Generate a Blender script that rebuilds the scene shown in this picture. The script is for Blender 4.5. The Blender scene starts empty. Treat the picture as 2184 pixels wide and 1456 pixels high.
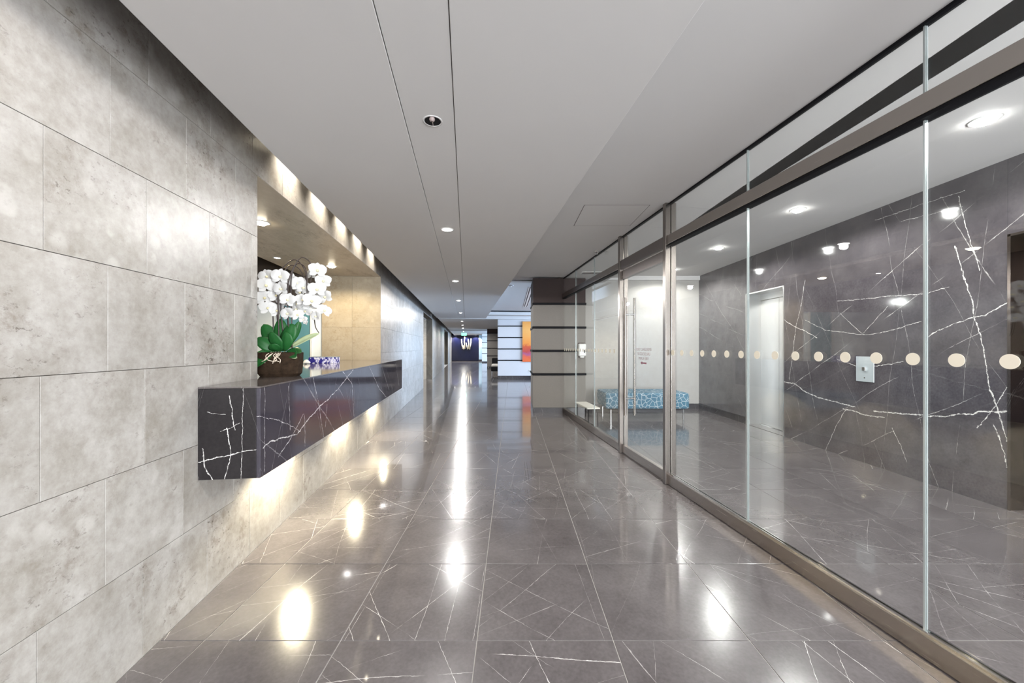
import bpy, math, random
from mathutils import Vector, Matrix
random.seed(7)
scene = bpy.context.scene
COL = scene.collection
A = math.atan(.119)            # the corridor runs 6.8 degrees off the floor grid
CA, SA = math.cos(A), math.sin(A)
H = 1.312                      # eye height

def W(v, u, z=0.0):            # corridor frame (v across, u along) -> world
    return Vector((v*CA - u*SA, u*CA + v*SA, z))

# ------------------------------------------------------------------ camera
cam = bpy.data.cameras.new('camera'); camo = bpy.data.objects.new('camera', cam); COL.objects.link(camo)
cam.sensor_width = 36; cam.lens = 822/2184*36; cam.shift_y = 12/2184; cam.clip_start = .02
camo.location = (0, 0, H); camo.rotation_euler = (math.pi/2, 0, 0)
scene.camera = camo

# ------------------------------------------------------------------ world, view
wd = bpy.data.worlds.new('world'); scene.world = wd; wd.use_nodes = True
bg = wd.node_tree.nodes['Background']; bg.inputs[0].default_value = (.62, .78, 1, 1); bg.inputs[1].default_value = 1.0
vs = scene.view_settings
vs.view_transform = 'Standard'; vs.look = 'None'; vs.gamma = 1; vs.use_curve_mapping = False; vs.exposure = 0.86
scene.cycles.max_bounces = 6; scene.cycles.diffuse_bounces = 4; scene.cycles.glossy_bounces = 4; scene.cycles.adaptive_threshold = .05
scene.cycles.transparent_max_bounces = 24; scene.cycles.sample_clamp_indirect = 6
scene.cycles.use_denoising = True

def area_light(name, loc, size, power, col, direction):
    l = bpy.data.lights.new(name, 'AREA'); l.shape = 'RECTANGLE'; l.size, l.size_y = size
    l.energy = power; l.color = col
    o = bpy.data.objects.new(name, l); COL.objects.link(o); o.location = loc
    o.rotation_euler = Vector(direction).to_track_quat('-Z', 'Y').to_euler()
    return o
NEAR_FILL = area_light('near_end_fill', W(.28, -4.25, 1.45), (3.2, 2.3), 105, (.95, .97, 1.0), (-SA, CA, 0))  # added fill light behind the camera, no such source known there
LOUNGE = area_light('lounge_window_daylight', (7.6, 11.9, 1.6), (7.0, 2.4), 1050, (.58, .74, 1.0), (-1, 0, .0))
ALCOVE = area_light('alcove_window_daylight', (1.78, 29.2, 1.4), (5.0, 2.0), 420, (.50, .72, 1.0), (-1, 0, 0))
LOBBY_FILL = area_light('lobby_fill', (3.1, -2.85, 1.5), (2.0, 2.4), 430, (.95, .97, 1.0), (0, 1, 0))  # added fill to brighten the lobby, stands before a solid end wall

# ------------------------------------------------------------------ node helpers
def new_mat(name):
    m = bpy.data.materials.new(name); m.use_nodes = True; nt = m.node_tree
    for n in list(nt.nodes): nt.nodes.remove(n)
    out = nt.nodes.new('ShaderNodeOutputMaterial'); b = nt.nodes.new('ShaderNodeBsdfPrincipled')
    nt.links.new(b.outputs[0], out.inputs[0])
    return m, nt, b
def link(nt, a, b): nt.links.new(a, b)
def setin(nt, sock, val):
    if isinstance(val, bpy.types.NodeSocket): nt.links.new(val, sock)
    elif val is not None: sock.default_value = val
def math_n(nt, op, a, b=None, c=None, clamp=False):
    n = nt.nodes.new('ShaderNodeMath'); n.operation = op; n.use_clamp = clamp
    setin(nt, n.inputs[0], a); setin(nt, n.inputs[1], b)
    if c is not None: setin(nt, n.inputs[2], c)
    return n.outputs[0]
def vmath(nt, op, a, b=None, scale=None, out=0):
    n = nt.nodes.new('ShaderNodeVectorMath'); n.operation = op
    setin(nt, n.inputs[0], a)
    if b is not None: setin(nt, n.inputs[1], b)
    if scale is not None: setin(nt, n.inputs['Scale'], scale)
    return n.outputs[out]
def noise(nt, vec, scale, detail=4, rough=.55, out='Fac'):
    n = nt.nodes.new('ShaderNodeTexNoise'); setin(nt, n.inputs['Vector'], vec)
    n.inputs['Scale'].default_value = scale; n.inputs['Detail'].default_value = detail; n.inputs['Roughness'].default_value = rough
    return n.outputs[out]
def voro(nt, vec, scale, feature='DISTANCE_TO_EDGE', out='Distance'):
    n = nt.nodes.new('ShaderNodeTexVoronoi'); n.feature = feature; setin(nt, n.inputs['Vector'], vec)
    n.inputs['Scale'].default_value = scale
    return n.outputs[out]
def mrange(nt, v, a, b, c=0, d=1, smooth=False):
    n = nt.nodes.new('ShaderNodeMapRange'); n.interpolation_type = 'SMOOTHSTEP' if smooth else 'LINEAR'
    setin(nt, n.inputs[0], v)
    for i, x in zip((1, 2, 3, 4), (a, b, c, d)): setin(nt, n.inputs[i], x)
    return n.outputs[0]
def mixc(nt, f, a, b):
    n = nt.nodes.new('ShaderNodeMix'); n.data_type = 'RGBA'
    setin(nt, n.inputs['Factor'], f); 
    setin(nt, n.inputs[6], a); setin(nt, n.inputs[7], b)
    return n.outputs[2]
def mapping(nt, vec, loc=(0,0,0), rot=(0,0,0), scl=(1,1,1)):
    n = nt.nodes.new('ShaderNodeMapping'); setin(nt, n.inputs[0], vec)
    n.inputs[1].default_value = loc; n.inputs[2].default_value = rot; n.inputs[3].default_value = scl
    return n.outputs[0]
def objco(nt): return nt.nodes.new('ShaderNodeTexCoord').outputs['Object']
def seed_val(nt):
    oi = nt.nodes.new('ShaderNodeObjectInfo').outputs['Random']
    gi = nt.nodes.new('ShaderNodeNewGeometry').outputs['Random Per Island']
    return math_n(nt, 'FRACT', math_n(nt, 'MULTIPLY_ADD', gi, 7.31, oi))
def bump(nt, b, h, strength, dist=.01):
    n = nt.nodes.new('ShaderNodeBump'); n.inputs['Strength'].default_value = strength; n.inputs['Distance'].default_value = dist
    setin(nt, n.inputs['Height'], h); nt.links.new(n.outputs[0], b.inputs['Normal'])
def rgba(c): return (c[0], c[1], c[2], 1)

def simple(name, col, rough=.5, metal=0, spec=.5, emit=None, es=1, var=0, scale=8, bmp=0):
    m, nt, b = new_mat(name)
    b.inputs['Roughness'].default_value = rough; b.inputs['Metallic'].default_value = metal
    b.inputs['Specular IOR Level'].default_value = spec
    co = objco(nt); n = noise(nt, co, scale, 4)
    lo = tuple(x*(1-var) for x in col); hi = tuple(min(1, x*(1+var)) for x in col)
    link(nt, mixc(nt, n, rgba(lo), rgba(hi)), b.inputs['Base Color'])
    if bmp: bump(nt, b, noise(nt, co, scale*6, 3), bmp, .002)
    if emit:
        b.inputs['Emission Color'].default_value = rgba(emit); b.inputs['Emission Strength'].default_value = es
    return m

def polyline_mask(nt, p2, lines, wk=.6):
    """white-vein mask: distance to hand-laid vein polylines"""
    total = None
    for (w, pts) in lines:
        w *= wk
        for (a, b) in zip(pts[:-1], pts[1:]):
            av = Vector((a[0], a[1], 0)); ba = Vector((b[0]-a[0], b[1]-a[1], 0)); l2 = max(ba.length_squared, 1e-6)
            # each segment waits for the one before it, which keeps the shader's stack small
            q2 = p2 if total is None else vmath(nt, 'ADD', p2, vmath(nt, 'SCALE', (1e-9, 1e-9, 0), scale=total))
            pa = vmath(nt, 'SUBTRACT', q2, av)
            t = math_n(nt, 'MULTIPLY', vmath(nt, 'DOT_PRODUCT', pa, ba, out=1), 1/l2, clamp=True)
            d = vmath(nt, 'LENGTH', vmath(nt, 'SUBTRACT', pa, vmath(nt, 'SCALE', tuple(ba), scale=t)), out=1)
            d = math_n(nt, 'MULTIPLY', d, 1/w)
            total = d if total is None else math_n(nt, 'MINIMUM', total, d)
    return total

def vein_shared(nt, p):
    return (math_n(nt, 'MULTIPLY', math_n(nt, 'SUBTRACT', noise(nt, p, 1.4, 1), .5), .07),
            math_n(nt, 'MULTIPLY', math_n(nt, 'SUBTRACT', noise(nt, p, 30, 3, .7), .5), .011),
            mrange(nt, noise(nt, p, 11, 2, .7), .3, .7, .15, 1.0))
def vein_family(nt, p, s, ang, freq, width, keep, k, shared):
    c = vmath(nt, 'DOT_PRODUCT', p, (math.cos(ang), math.sin(ang), .37*math.sin(ang*3+k)), out=1)
    bend, jit, wid = shared
    t = math_n(nt, 'MULTIPLY', math_n(nt, 'ADD', c, math_n(nt, 'ADD', bend, jit)), freq)
    cell = math_n(nt, 'FLOOR', t)
    w = nt.nodes.new('ShaderNodeTexWhiteNoise'); w.noise_dimensions = '2D'
    cx = nt.nodes.new('ShaderNodeCombineXYZ'); link(nt, cell, cx.inputs[0]); setin(nt, cx.inputs[1], s); link(nt, cx.outputs[0], w.inputs['Vector'])
    r = w.outputs['Value']
    d = math_n(nt, 'ABSOLUTE', math_n(nt, 'SUBTRACT', math_n(nt, 'FRACT', t), math_n(nt, 'MULTIPLY_ADD', r, .7, .15)))
    wv = math_n(nt, 'MULTIPLY', wid, mrange(nt, r, 0, 1, .5, 1.4))
    ln = mrange(nt, math_n(nt, 'DIVIDE', d, math_n(nt, 'MULTIPLY', wv, width*freq)), .4, 1.1, 1, 0, True)
    on = math_n(nt, 'GREATER_THAN', math_n(nt, 'FRACT', math_n(nt, 'MULTIPLY', r, 17.3)), 1-keep)
    gate = mrange(nt, noise(nt, vmath(nt, 'ADD', p, (k*3.1, 5, 1)), 2.4, 2), .38, .56, 0, 1, True)
    return math_n(nt, 'MULTIPLY', math_n(nt, 'MULTIPLY', ln, on), gate)

def marble(name, dark, light, vein, s1=1.3, s2=2.6, amount=1.0, rough=.08, seeded=True, lines=None, axes=(0, 1), rot3=(0, 0, 0), spec=.5, dens=(.1, 1.1), wobble=.05, coat=0):
    m, nt, b = new_mat(name)
    co = objco(nt); p = co
    if seeded:
        s = seed_val(nt)
        cx = nt.nodes.new('ShaderNodeCombineXYZ')
        for i, k in enumerate((41.0, 23.7, 63.1)): link(nt, math_n(nt, 'MULTIPLY', s, k), cx.inputs[i])
        vr = nt.nodes.new('ShaderNodeVectorRotate'); vr.rotation_type = 'Z_AXIS'
        link(nt, co, vr.inputs['Vector']); link(nt, math_n(nt, 'MULTIPLY', s, 43.0), vr.inputs['Angle'])
        p = vmath(nt, 'ADD', vr.outputs[0], cx.outputs[0])
        wn = nt.nodes.new('ShaderNodeTexWhiteNoise'); wn.noise_dimensions = '1D'; link(nt, math_n(nt, 'MULTIPLY', s, 917.0), wn.inputs['W'])
        dn = mrange(nt, wn.outputs['Value'], 0, 1, dens[0], dens[1])
    else:
        dn = 1.0
        p = mapping(nt, co, rot=rot3)
    sd = s if seeded else 3.7
    shv = vein_shared(nt, p)
    vm = vein_family(nt, p, sd, .25, 5.5*s1, .0030, .55, 1, shv)
    for (an, fr, wd, kp, k) in ((.62, 4.5*s1, .0022, .5, 2), (2.2, 3.6*s1, .0024, .45, 3), (1.35, 4.0*s1, .0016, .5, 4), (2.75, 7.0*s1, .0013, .5, 5)):
        vm = math_n(nt, 'MAXIMUM', vm, vein_family(nt, p, sd, an, fr, wd, kp, k, shv))
    brk = mrange(nt, noise(nt, p, 30, 2), .30, .55, .3, 1)
    vm = math_n(nt, 'MULTIPLY', math_n(nt, 'MULTIPLY', vm, brk), math_n(nt, 'MULTIPLY', dn, amount), clamp=True)
    if lines:
        sp = nt.nodes.new('ShaderNodeSeparateXYZ'); link(nt, vmath(nt, 'ADD', co, vmath(nt, 'SCALE', vmath(nt, 'SUBTRACT', noise(nt, co, 13, 4, .7, 'Color'), (.5, .5, .5)), scale=wobble)), sp.inputs[0])
        c2 = nt.nodes.new('ShaderNodeCombineXYZ'); link(nt, sp.outputs[axes[0]], c2.inputs[0]); link(nt, sp.outputs[axes[1]], c2.inputs[1])
        d = polyline_mask(nt, c2.outputs[0], lines)
        wv = mrange(nt, noise(nt, co, 26, 2), .3, .7, .35, 1.5)
        lm = math_n(nt, 'MULTIPLY', mrange(nt, math_n(nt, 'DIVIDE', d, wv), .45, 1.15, 1, 0, True), mrange(nt, noise(nt, co, 48, 2), .36, .52, .25, 1))
        vm = math_n(nt, 'MAXIMUM', vm, lm)
    cloud = noise(nt, p, 3.2, 4, .62); fine = noise(nt, p, 60, 2, .6)
    base = mixc(nt, mrange(nt, math_n(nt, 'MULTIPLY_ADD', fine, .35, math_n(nt, 'MULTIPLY', cloud, .75)), .35, .75), rgba(dark), rgba(light))
    link(nt, mixc(nt, vm, base, rgba(vein)), b.inputs['Base Color'])
    b.inputs['Roughness'].default_value = rough; b.inputs['Specular IOR Level'].default_value = spec
    b.inputs['Coat Weight'].default_value = coat; b.inputs['Coat Roughness'].default_value = .045
    return m

def travertine(name, lo, hi, spot, rough=.38, pits=1.0, streak=False):
    m, nt, b = new_mat(name)
    co = objco(nt); s = seed_val(nt)
    cx = nt.nodes.new('ShaderNodeCombineXYZ')
    for i, k in enumerate((51.0, 33.7, 73.1)): link(nt, math_n(nt, 'MULTIPLY', s, k), cx.inputs[i])
    p = vmath(nt, 'ADD', co, cx.outputs[0])
    if streak: p = mapping(nt, p, scl=(1, .35, 1))
    wn = nt.nodes.new('ShaderNodeTexWhiteNoise'); wn.noise_dimensions = '1D'; link(nt, math_n(nt, 'MULTIPLY', s, 517.0), wn.inputs['W'])
    r = wn.outputs['Value']
    big = noise(nt, p, 4.5, 7, .66)
    base = mixc(nt, mrange(nt, math_n(nt, 'MULTIPLY_ADD', noise(nt, p, 28, 5, .7), .45, math_n(nt, 'MULTIPLY', big, .75)), .42, .78, 0, 1), rgba(lo), rgba(hi))
    base = mixc(nt, math_n(nt, 'MULTIPLY', r, .16), base, rgba(tuple(x*.72 for x in lo)))
    bl = mrange(nt, voro(nt, vmath(nt, 'ADD', p, vmath(nt, 'SCALE', noise(nt, p, 14, 3, .6, 'Color'), scale=.05)), 9, 'F1'), .18, .4, 1, 0, True)
    blg = mrange(nt, noise(nt, vmath(nt, 'ADD', p, (4, 4, 9)), 2.5, 2), .52, .66, 0, .5, True)
    base = mixc(nt, math_n(nt, 'MULTIPLY', bl, blg), base, rgba(tuple(min(1, x*1.12) for x in hi)))
    # brown weathered patches and dark pits, clustered per stone
    patch = mrange(nt, noise(nt, vmath(nt, 'ADD', p, (2, 8, 1)), 2.4, 3), .46, .66, 0, 1, True)
    pn = noise(nt, mapping(nt, p, scl=(1, 1, 1.5)), 34, 5, .7)
    pit = math_n(nt, 'MULTIPLY', mrange(nt, pn, .57, .66, 0, 1, True), math_n(nt, 'MULTIPLY_ADD', patch, .85, .15))
    grit = math_n(nt, 'MULTIPLY', mrange(nt, noise(nt, p, 13, 6, .78), .46, .66, 0, 1, True), math_n(nt, 'MULTIPLY', patch, .6))
    base = mixc(nt, grit, base, rgba(spot))
    base = mixc(nt, math_n(nt, 'MULTIPLY', pit, .75*pits), base, rgba(tuple(x*.5 for x in spot)))
    link(nt, base, b.inputs['Base Color'])
    b.inputs['Roughness'].default_value = rough; b.inputs['Specular IOR Level'].default_value = .45
    bump(nt, b, math_n(nt, 'MULTIPLY_ADD', pit, -1.0, math_n(nt, 'MULTIPLY', big, .25)), .25*pits, .004)
    return m

def steel(name, col, rough, axis=2, metal=1.0):
    m, nt, b = new_mat(name); co = objco(nt)
    scl = [420, 420, 420]; scl[axis] = 3
    n = noise(nt, mapping(nt, co, scl=tuple(scl)), 1, 3)
    link(nt, mixc(nt, n, rgba(tuple(x*.95 for x in col)), rgba(col)), b.inputs['Base Color'])
    b.inputs['Metallic'].default_value = metal
    link(nt, mrange(nt, n, .2, .8, rough*.93, rough*1.07), b.inputs['Roughness'])
    return m

def glass(name, tint, f0=.05):
    m = bpy.data.materials.new(name); m.use_nodes = True; nt = m.node_tree
    for n in list(nt.nodes): nt.nodes.remove(n)
    out = nt.nodes.new('ShaderNodeOutputMaterial'); mx = nt.nodes.new('ShaderNodeMixShader')
    t = nt.nodes.new('ShaderNodeBsdfTransparent'); g = nt.nodes.new('ShaderNodeBsdfGlossy'); lw = nt.nodes.new('ShaderNodeLayerWeight'); lw.inputs[0].default_value = .5
    t.inputs[0].default_value = rgba(tint); g.inputs['Roughness'].default_value = .0; g.inputs[0].default_value = (1, 1, 1, 1)
    fac = math_n(nt, 'MULTIPLY_ADD', math_n(nt, 'POWER', lw.outputs['Facing'], 5.0), 1-f0, f0)
    link(nt, fac, mx.inputs[0]); link(nt, t.outputs[0], mx.inputs[1]); link(nt, g.outputs[0], mx.inputs[2]); link(nt, mx.outputs[0], out.inputs[0])
    return m

def emitter(name, col, strength):
    m = bpy.data.materials.new(name); m.use_nodes = True; nt = m.node_tree
    for n in list(nt.nodes): nt.nodes.remove(n)
    out = nt.nodes.new('ShaderNodeOutputMaterial'); e = nt.nodes.new('ShaderNodeEmission')
    e.inputs[0].default_value = rgba(col); e.inputs[1].default_value = strength
    link(nt, e.outputs[0], out.inputs[0]); return m

# ------------------------------------------------------------------ materials
ORI_COUNTER = (-1.21, 2.14, 0)
cnt_lines = [(.006, [(2.17,.783),(2.24,.797),(2.574,.763),(2.729,.818),(2.968,.883),(3.141,.909),(3.422,.985),(3.816,1.105)]),
    (.004, [(2.828,1.108),(2.936,.912),(3.035,.634)]), (.0035, [(2.334,.693),(2.481,.753),(2.675,.872)]),
    (.004, [(3.467,1.11),(3.761,.967),(3.816,.644)]), (.0025, [(2.184,1.108),(2.179,.648)]), (.0025, [(2.459,1.081),(2.481,.804)]),
    (.0022, [(2.137,.952),(2.354,.889),(2.624,.773)]), (.005, [(6.008,1.058),(6.302,.699)]), (.003, [(3.105,.875),(3.07,.703)]), (.0025, [(2.689,.87),(2.702,.656)]),
    (.005, [(4.4,1.1),(4.9,.8),(5.3,.65)]), (.004, [(5.0,1.1),(5.5,.72)])]
end_lines = [(.0045, [(-1.364,.721),(-1.303,.739),(-1.208,.76),(-1.131,.773),(-1.062,.786)]), (.0022, [(-1.144,1.104),(-1.152,.634)]),
    (.0035, [(-1.208,1.06),(-1.183,.886)]), (.0035, [(-1.221,.895),(-1.2,.765),(-1.23,.634)]), (.005, [(-1.338,.791),(-1.325,.695),(-1.29,.63)]),
    (.002, [(-1.312,.982),(-1.226,.965)]), (.002, [(-1.252,.878),(-1.161,.921)])]
off = lambda L, i, j, O: [(w, [(p[0]-O[i], p[1]-O[j]) for p in pts]) for (w, pts) in L]
elev_lines = [(.012, [(5.7,.81),(5.445,.791),(5.296,.717),(5.053,.658),(4.772,.633),(4.494,.614)]), (.009, [(4.657,.565),(4.521,.563),(4.367,.543),(4.133,.557)]),
    (.011, [(4.259,.604),(3.77,.648),(3.561,.667),(3.45,.714),(3.345,.728),(3.302,.765),(3.206,.773),(3.05,.80)]),
    (.009, [(3.481,2.223),(3.419,1.959),(3.345,1.702),(3.338,1.563),(3.288,1.406),(3.26,1.22),(3.226,.953),(3.173,.795),(3.116,.546)]),
    (.006, [(3.45,2.662),(3.389,2.34),(3.295,1.97)]), (.007, [(3.206,.673),(3.141,.491),(3.113,.337)]),
    (.007, [(3.734,1.4),(3.611,1.472),(3.374,1.566),(3.26,1.583),(3.085,1.688)]), (.006, [(5.26,2.226),(5.332,1.879),(5.426,1.608),(5.484,1.27),(5.563,.837)]),
    (.007, [(5.7,1.73),(5.445,1.595),(5.26,1.531),(5.053,1.431)]), (.0045, [(5.26,1.681),(4.924,1.53),(4.367,1.448),(4.047,1.491),(3.77,1.566)]),
    (.0045, [(4.743,1.878),(4.367,1.856),(4.133,1.859),(3.734,1.825),(3.529,1.861)]), (.006, [(3.103,1.015),(3.206,.789),(3.317,.617)]),
    (.005, [(4.615,.571),(4.743,.367),(4.924,-.02)]), (.005, [(4.057,.461),(3.964,.296),(3.903,.15)]),
    (.004, [(4.247,2.71),(3.404,2.697)]), (.004, [(3.964,2.606),(3.419,2.561)]), (.006, [(4.743,1.165),(4.494,1.096),(4.224,1.105),(3.943,1.163)]),
    (.003, [(4.7,1.72),(4.4,1.46),(4.1,1.75)])]
M = {}
M['floor'] = marble('grey_brown_marble_tile', (.085, .075, .077), (.145, .131, .134), (.70, .67, .65), s1=1.0, rough=.20, spec=.5, coat=.55)
M['grout'] = simple('pale_grout', (.40, .38, .36), .7)
M['counter'] = marble('dark_marble_counter_front', (.028, .024, .034), (.048, .043, .055), (.62, .60, .60), amount=.3, wobble=.035, rough=.07, seeded=False, lines=off(cnt_lines, 1, 2, ORI_COUNTER), axes=(1, 2))
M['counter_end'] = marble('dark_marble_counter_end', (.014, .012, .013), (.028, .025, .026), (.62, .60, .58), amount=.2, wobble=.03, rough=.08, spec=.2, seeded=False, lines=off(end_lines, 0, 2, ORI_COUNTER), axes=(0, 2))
M['counter_top'] = marble('dark_marble_counter_top', (.07, .06, .058), (.12, .105, .10), (.5, .48, .46), amount=.4, rough=.07, seeded=False)
M['elev'] = marble('veined_dark_marble_wall', (.048, .042, .050), (.11, .10, .108), (.75, .73, .71), s1=.7, amount=.6, wobble=.04, rough=.07, seeded=False, lines=elev_lines, axes=(1, 2), rot3=(.3, .2, .1))
M['elev2'] = marble('dark_marble_wall_panel', (.085, .078, .082), (.15, .14, .145), (.5, .48, .46), amount=.5, rough=.08, seeded=True, dens=(.3, .8))
M['base'] = marble('dark_marble_skirting', (.03, .026, .028), (.055, .05, .052), (.4, .38, .36), amount=.6, rough=.22, seeded=False, spec=.25)
M['trav'] = travertine('travertine_block', (.25, .228, .20), (.44, .422, .405), (.14, .108, .08))
M['trav_soffit'] = travertine('travertine_soffit_slab', (.52, .44, .34), (.68, .60, .50), (.26, .19, .12), pits=.6, streak=True)
M['trav_jamb'] = travertine('travertine_jamb_slab', (.33, .275, .20), (.41, .355, .275), (.24, .18, .11), pits=.7)
M['joint'] = simple('stone_joint', (.13, .11, .09), .9, spec=.1)
M['ceil'] = simple('grey_white_ceiling_paint', (.575, .562, .556), .75, spec=.2, var=.02, scale=2)
M['slab'] = simple('dark_ceiling_void', (.10, .08, .07), .9)
M['paint'] = simple('warm_white_wall_paint', (.36, .345, .325), .55, var=.04, scale=3)
M['white'] = simple('white_wall_paint', (.72, .72, .74), .6, var=.02)
M['steel'] = steel('brushed_steel', (.29, .262, .24), .24)
M['steel_h'] = steel('brushed_steel_rail', (.44, .40, .37), .26, axis=1)
M['bronze'] = steel('dark_bronze_rail', (.28, .25, .24), .3, axis=1)
M['chrome'] = simple('polished_chrome', (.75, .75, .75), .08, metal=1)
M['door_steel'] = steel('pale_elevator_steel', (.72, .72, .72), .32)
M['dark_door'] = steel('dark_bronze_elevator_metal', (.16, .13, .12), .2)
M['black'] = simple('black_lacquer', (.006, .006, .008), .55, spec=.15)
M['glass'] = glass('clear_partition_glass', (.955, .972, .965))
M['seal'] = simple('pale_glass_joint', (.42, .46, .46), .2, metal=.3)
M['dot'] = simple('cream_vinyl_dot', (.78, .72, .60), .6)
M['fabric'] = simple('greige_fabric_panel', (.22, .205, .19), .85, var=.12, scale=60, bmp=.2)
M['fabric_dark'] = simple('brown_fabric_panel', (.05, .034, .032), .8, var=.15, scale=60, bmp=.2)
M['fabric_white'] = simple('pale_fabric_panel', (.66, .65, .66), .8, var=.04, scale=60)
M['lens'] = emitter('warm_white_lamp_lens', (1, .97, .93), 45)
M['lens_lobby'] = emitter('bright_white_lobby_lens', (1, .98, .95), 75)
M['lens_warm'] = emitter('yellow_lamp_lens', (1, .88, .66), 40)
M['lens_puck'] = emitter('soft_puck_lens', (1, .93, .8), 9)
M['trim'] = simple('white_lamp_trim', (.75, .74, .72), .4)
M['lettering'] = simple('grey_red_lettering', (.30, .16, .15), .6)
M['red'] = simple('dark_red_vinyl', (.35, .03, .05), .6)
M['green_lit'] = emitter('lit_green_sign', (.12, .9, .5), 3.0)

# ------------------------------------------------------------------ mesh builder
class MB:
    def __init__(s): s.v, s.f = [], []
    def add(s, vs_, fs):
        o = len(s.v); s.v += [tuple(x) for x in vs_]; s.f += [tuple(i+o for i in q) for q in fs]; return s
    def box(s, x0, x1, y0, y1, z0, z1):
        return s.add([(x0,y0,z0),(x1,y0,z0),(x1,y1,z0),(x0,y1,z0),(x0,y0,z1),(x1,y0,z1),(x1,y1,z1),(x0,y1,z1)],
                     [(0,3,2,1),(4,5,6,7),(0,1,5,4),(1,2,6,5),(2,3,7,6),(3,0,4,7)])
    def cyl(s, p0, p1, r0, n=16, r1=None):
        return s.tube([p0, p1], [r0, r0 if r1 is None else r1], n)
    def tube(s, pts, r, n=8):
        pts = [Vector(p) for p in pts]; k = len(pts)
        rs = r if isinstance(r, (list, tuple)) else [r]*k
        o = len(s.v); up = None
        for i, p in enumerate(pts):
            t = (pts[min(i+1, k-1)] - pts[max(i-1, 0)]).normalized()
            if up is None: up = t.orthogonal().normalized()
            a = (up - t*up.dot(t)).normalized(); up = a; b = t.cross(a)
            for j in range(n):
                th = 2*math.pi*j/n
                s.v.append(tuple(p + (a*math.cos(th) + b*math.sin(th))*rs[i]))
        for i in range(k-1):
            for j in range(n):
                q = (j+1) % n
                s.f.append((o+i*n+j, o+i*n+q, o+(i+1)*n+q, o+(i+1)*n+j))
        s.f.append(tuple(o+j for j in reversed(range(n)))); s.f.append(tuple(o+(k-1)*n+j for j in range(n)))
        return s
    def lathe(s, prof, n=24, c=(0,0,0)):
        o = len(s.v)
        for (r, z) in prof:
            for j in range(n):
                th = 2*math.pi*j/n; s.v.append((c[0]+r*math.cos(th), c[1]+r*math.sin(th), c[2]+z))
        for i in range(len(prof)-1):
            for j in range(n):
                q = (j+1) % n; s.f.append((o+i*n+j, o+i*n+q, o+(i+1)*n+q, o+(i+1)*n+j))
        return s
    def prism(s, poly, z0, z1):
        n = len(poly); vv = [(x, y, z0) for x, y in poly] + [(x, y, z1) for x, y in poly]
        return s.add(vv, [tuple(reversed(range(n))), tuple(range(n, 2*n))] + [(i, (i+1) % n, n+(i+1) % n, n+i) for i in range(n)])
    def mesh(s, name, org=(0,0,0)):
        me = bpy.data.meshes.new(name); me.from_pydata([(x-org[0], y-org[1], z-org[2]) for x, y, z in s.v], [], s.f); me.update(); return me

INFO = {}
def put(name, me, mat, parent=None, frame='c', origin=(0,0,0), bevel=0, smooth=False, loc=None, kind=None):
    o = bpy.data.objects.new(name, me); COL.objects.link(o)
    if not me.materials: me.materials.append(M[mat] if isinstance(mat, str) else mat)
    if smooth:
        for p in me.polygons: p.use_smooth = True
    if parent is not None:
        o.parent = parent
        pf = INFO[parent.name][0]
        if pf == 'w' and frame == 'c': o.rotation_euler = (0, 0, A)
        if loc is not None: o.location = loc
    else:
        o.location = W(*origin) if frame == 'c' else origin
        if frame == 'c': o.rotation_euler = (0, 0, A)
    INFO[o.name] = (INFO[parent.name][0] if parent is not None and INFO[parent.name][0] == 'c' else frame, origin if parent is None else INFO[parent.name][1])
    if bevel:
        md = o.modifiers.new('bevel', 'BEVEL'); md.width = bevel; md.segments = 2; md.limit_method = 'ANGLE'
    if kind: o['kind'] = kind
    return o
def part(name, mb, mat, parent, **k):
    return put(name, mb.mesh(name, INFO[parent.name][1]), mat, parent, frame=k.pop('frame', INFO[parent.name][0]), **k)
def solo(name, mb, mat, frame='c', origin=(0,0,0), **k):
    return put(name, mb.mesh(name, origin), mat, None, frame, origin, **k)
def tag(o, label=None, cat=None, group=None, kind=None):
    if label: o['label'] = label
    if cat: o['category'] = cat
    if group: o['group'] = group
    if kind: o['kind'] = kind
    return o
def thing(name, label, cat, origin, frame='c', group=None):
    o = bpy.data.objects.new(name, None); COL.objects.link(o); o.empty_display_size = .1
    o.location = W(*origin) if frame == 'c' else origin
    if frame == 'c': o.rotation_euler = (0, 0, A)
    INFO[o.name] = (frame, origin); return tag(o, label, cat, group)
def struct(name, frame='c', label=None, origin=(0,0,0)):
    o = bpy.data.objects.new(name, None); COL.objects.link(o); o.empty_display_size = .1
    o.location = W(*origin) if frame == 'c' else origin
    if frame == 'c': o.rotation_euler = (0, 0, A)
    INFO[o.name] = (frame, origin); return tag(o, label, kind='structure')

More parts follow.
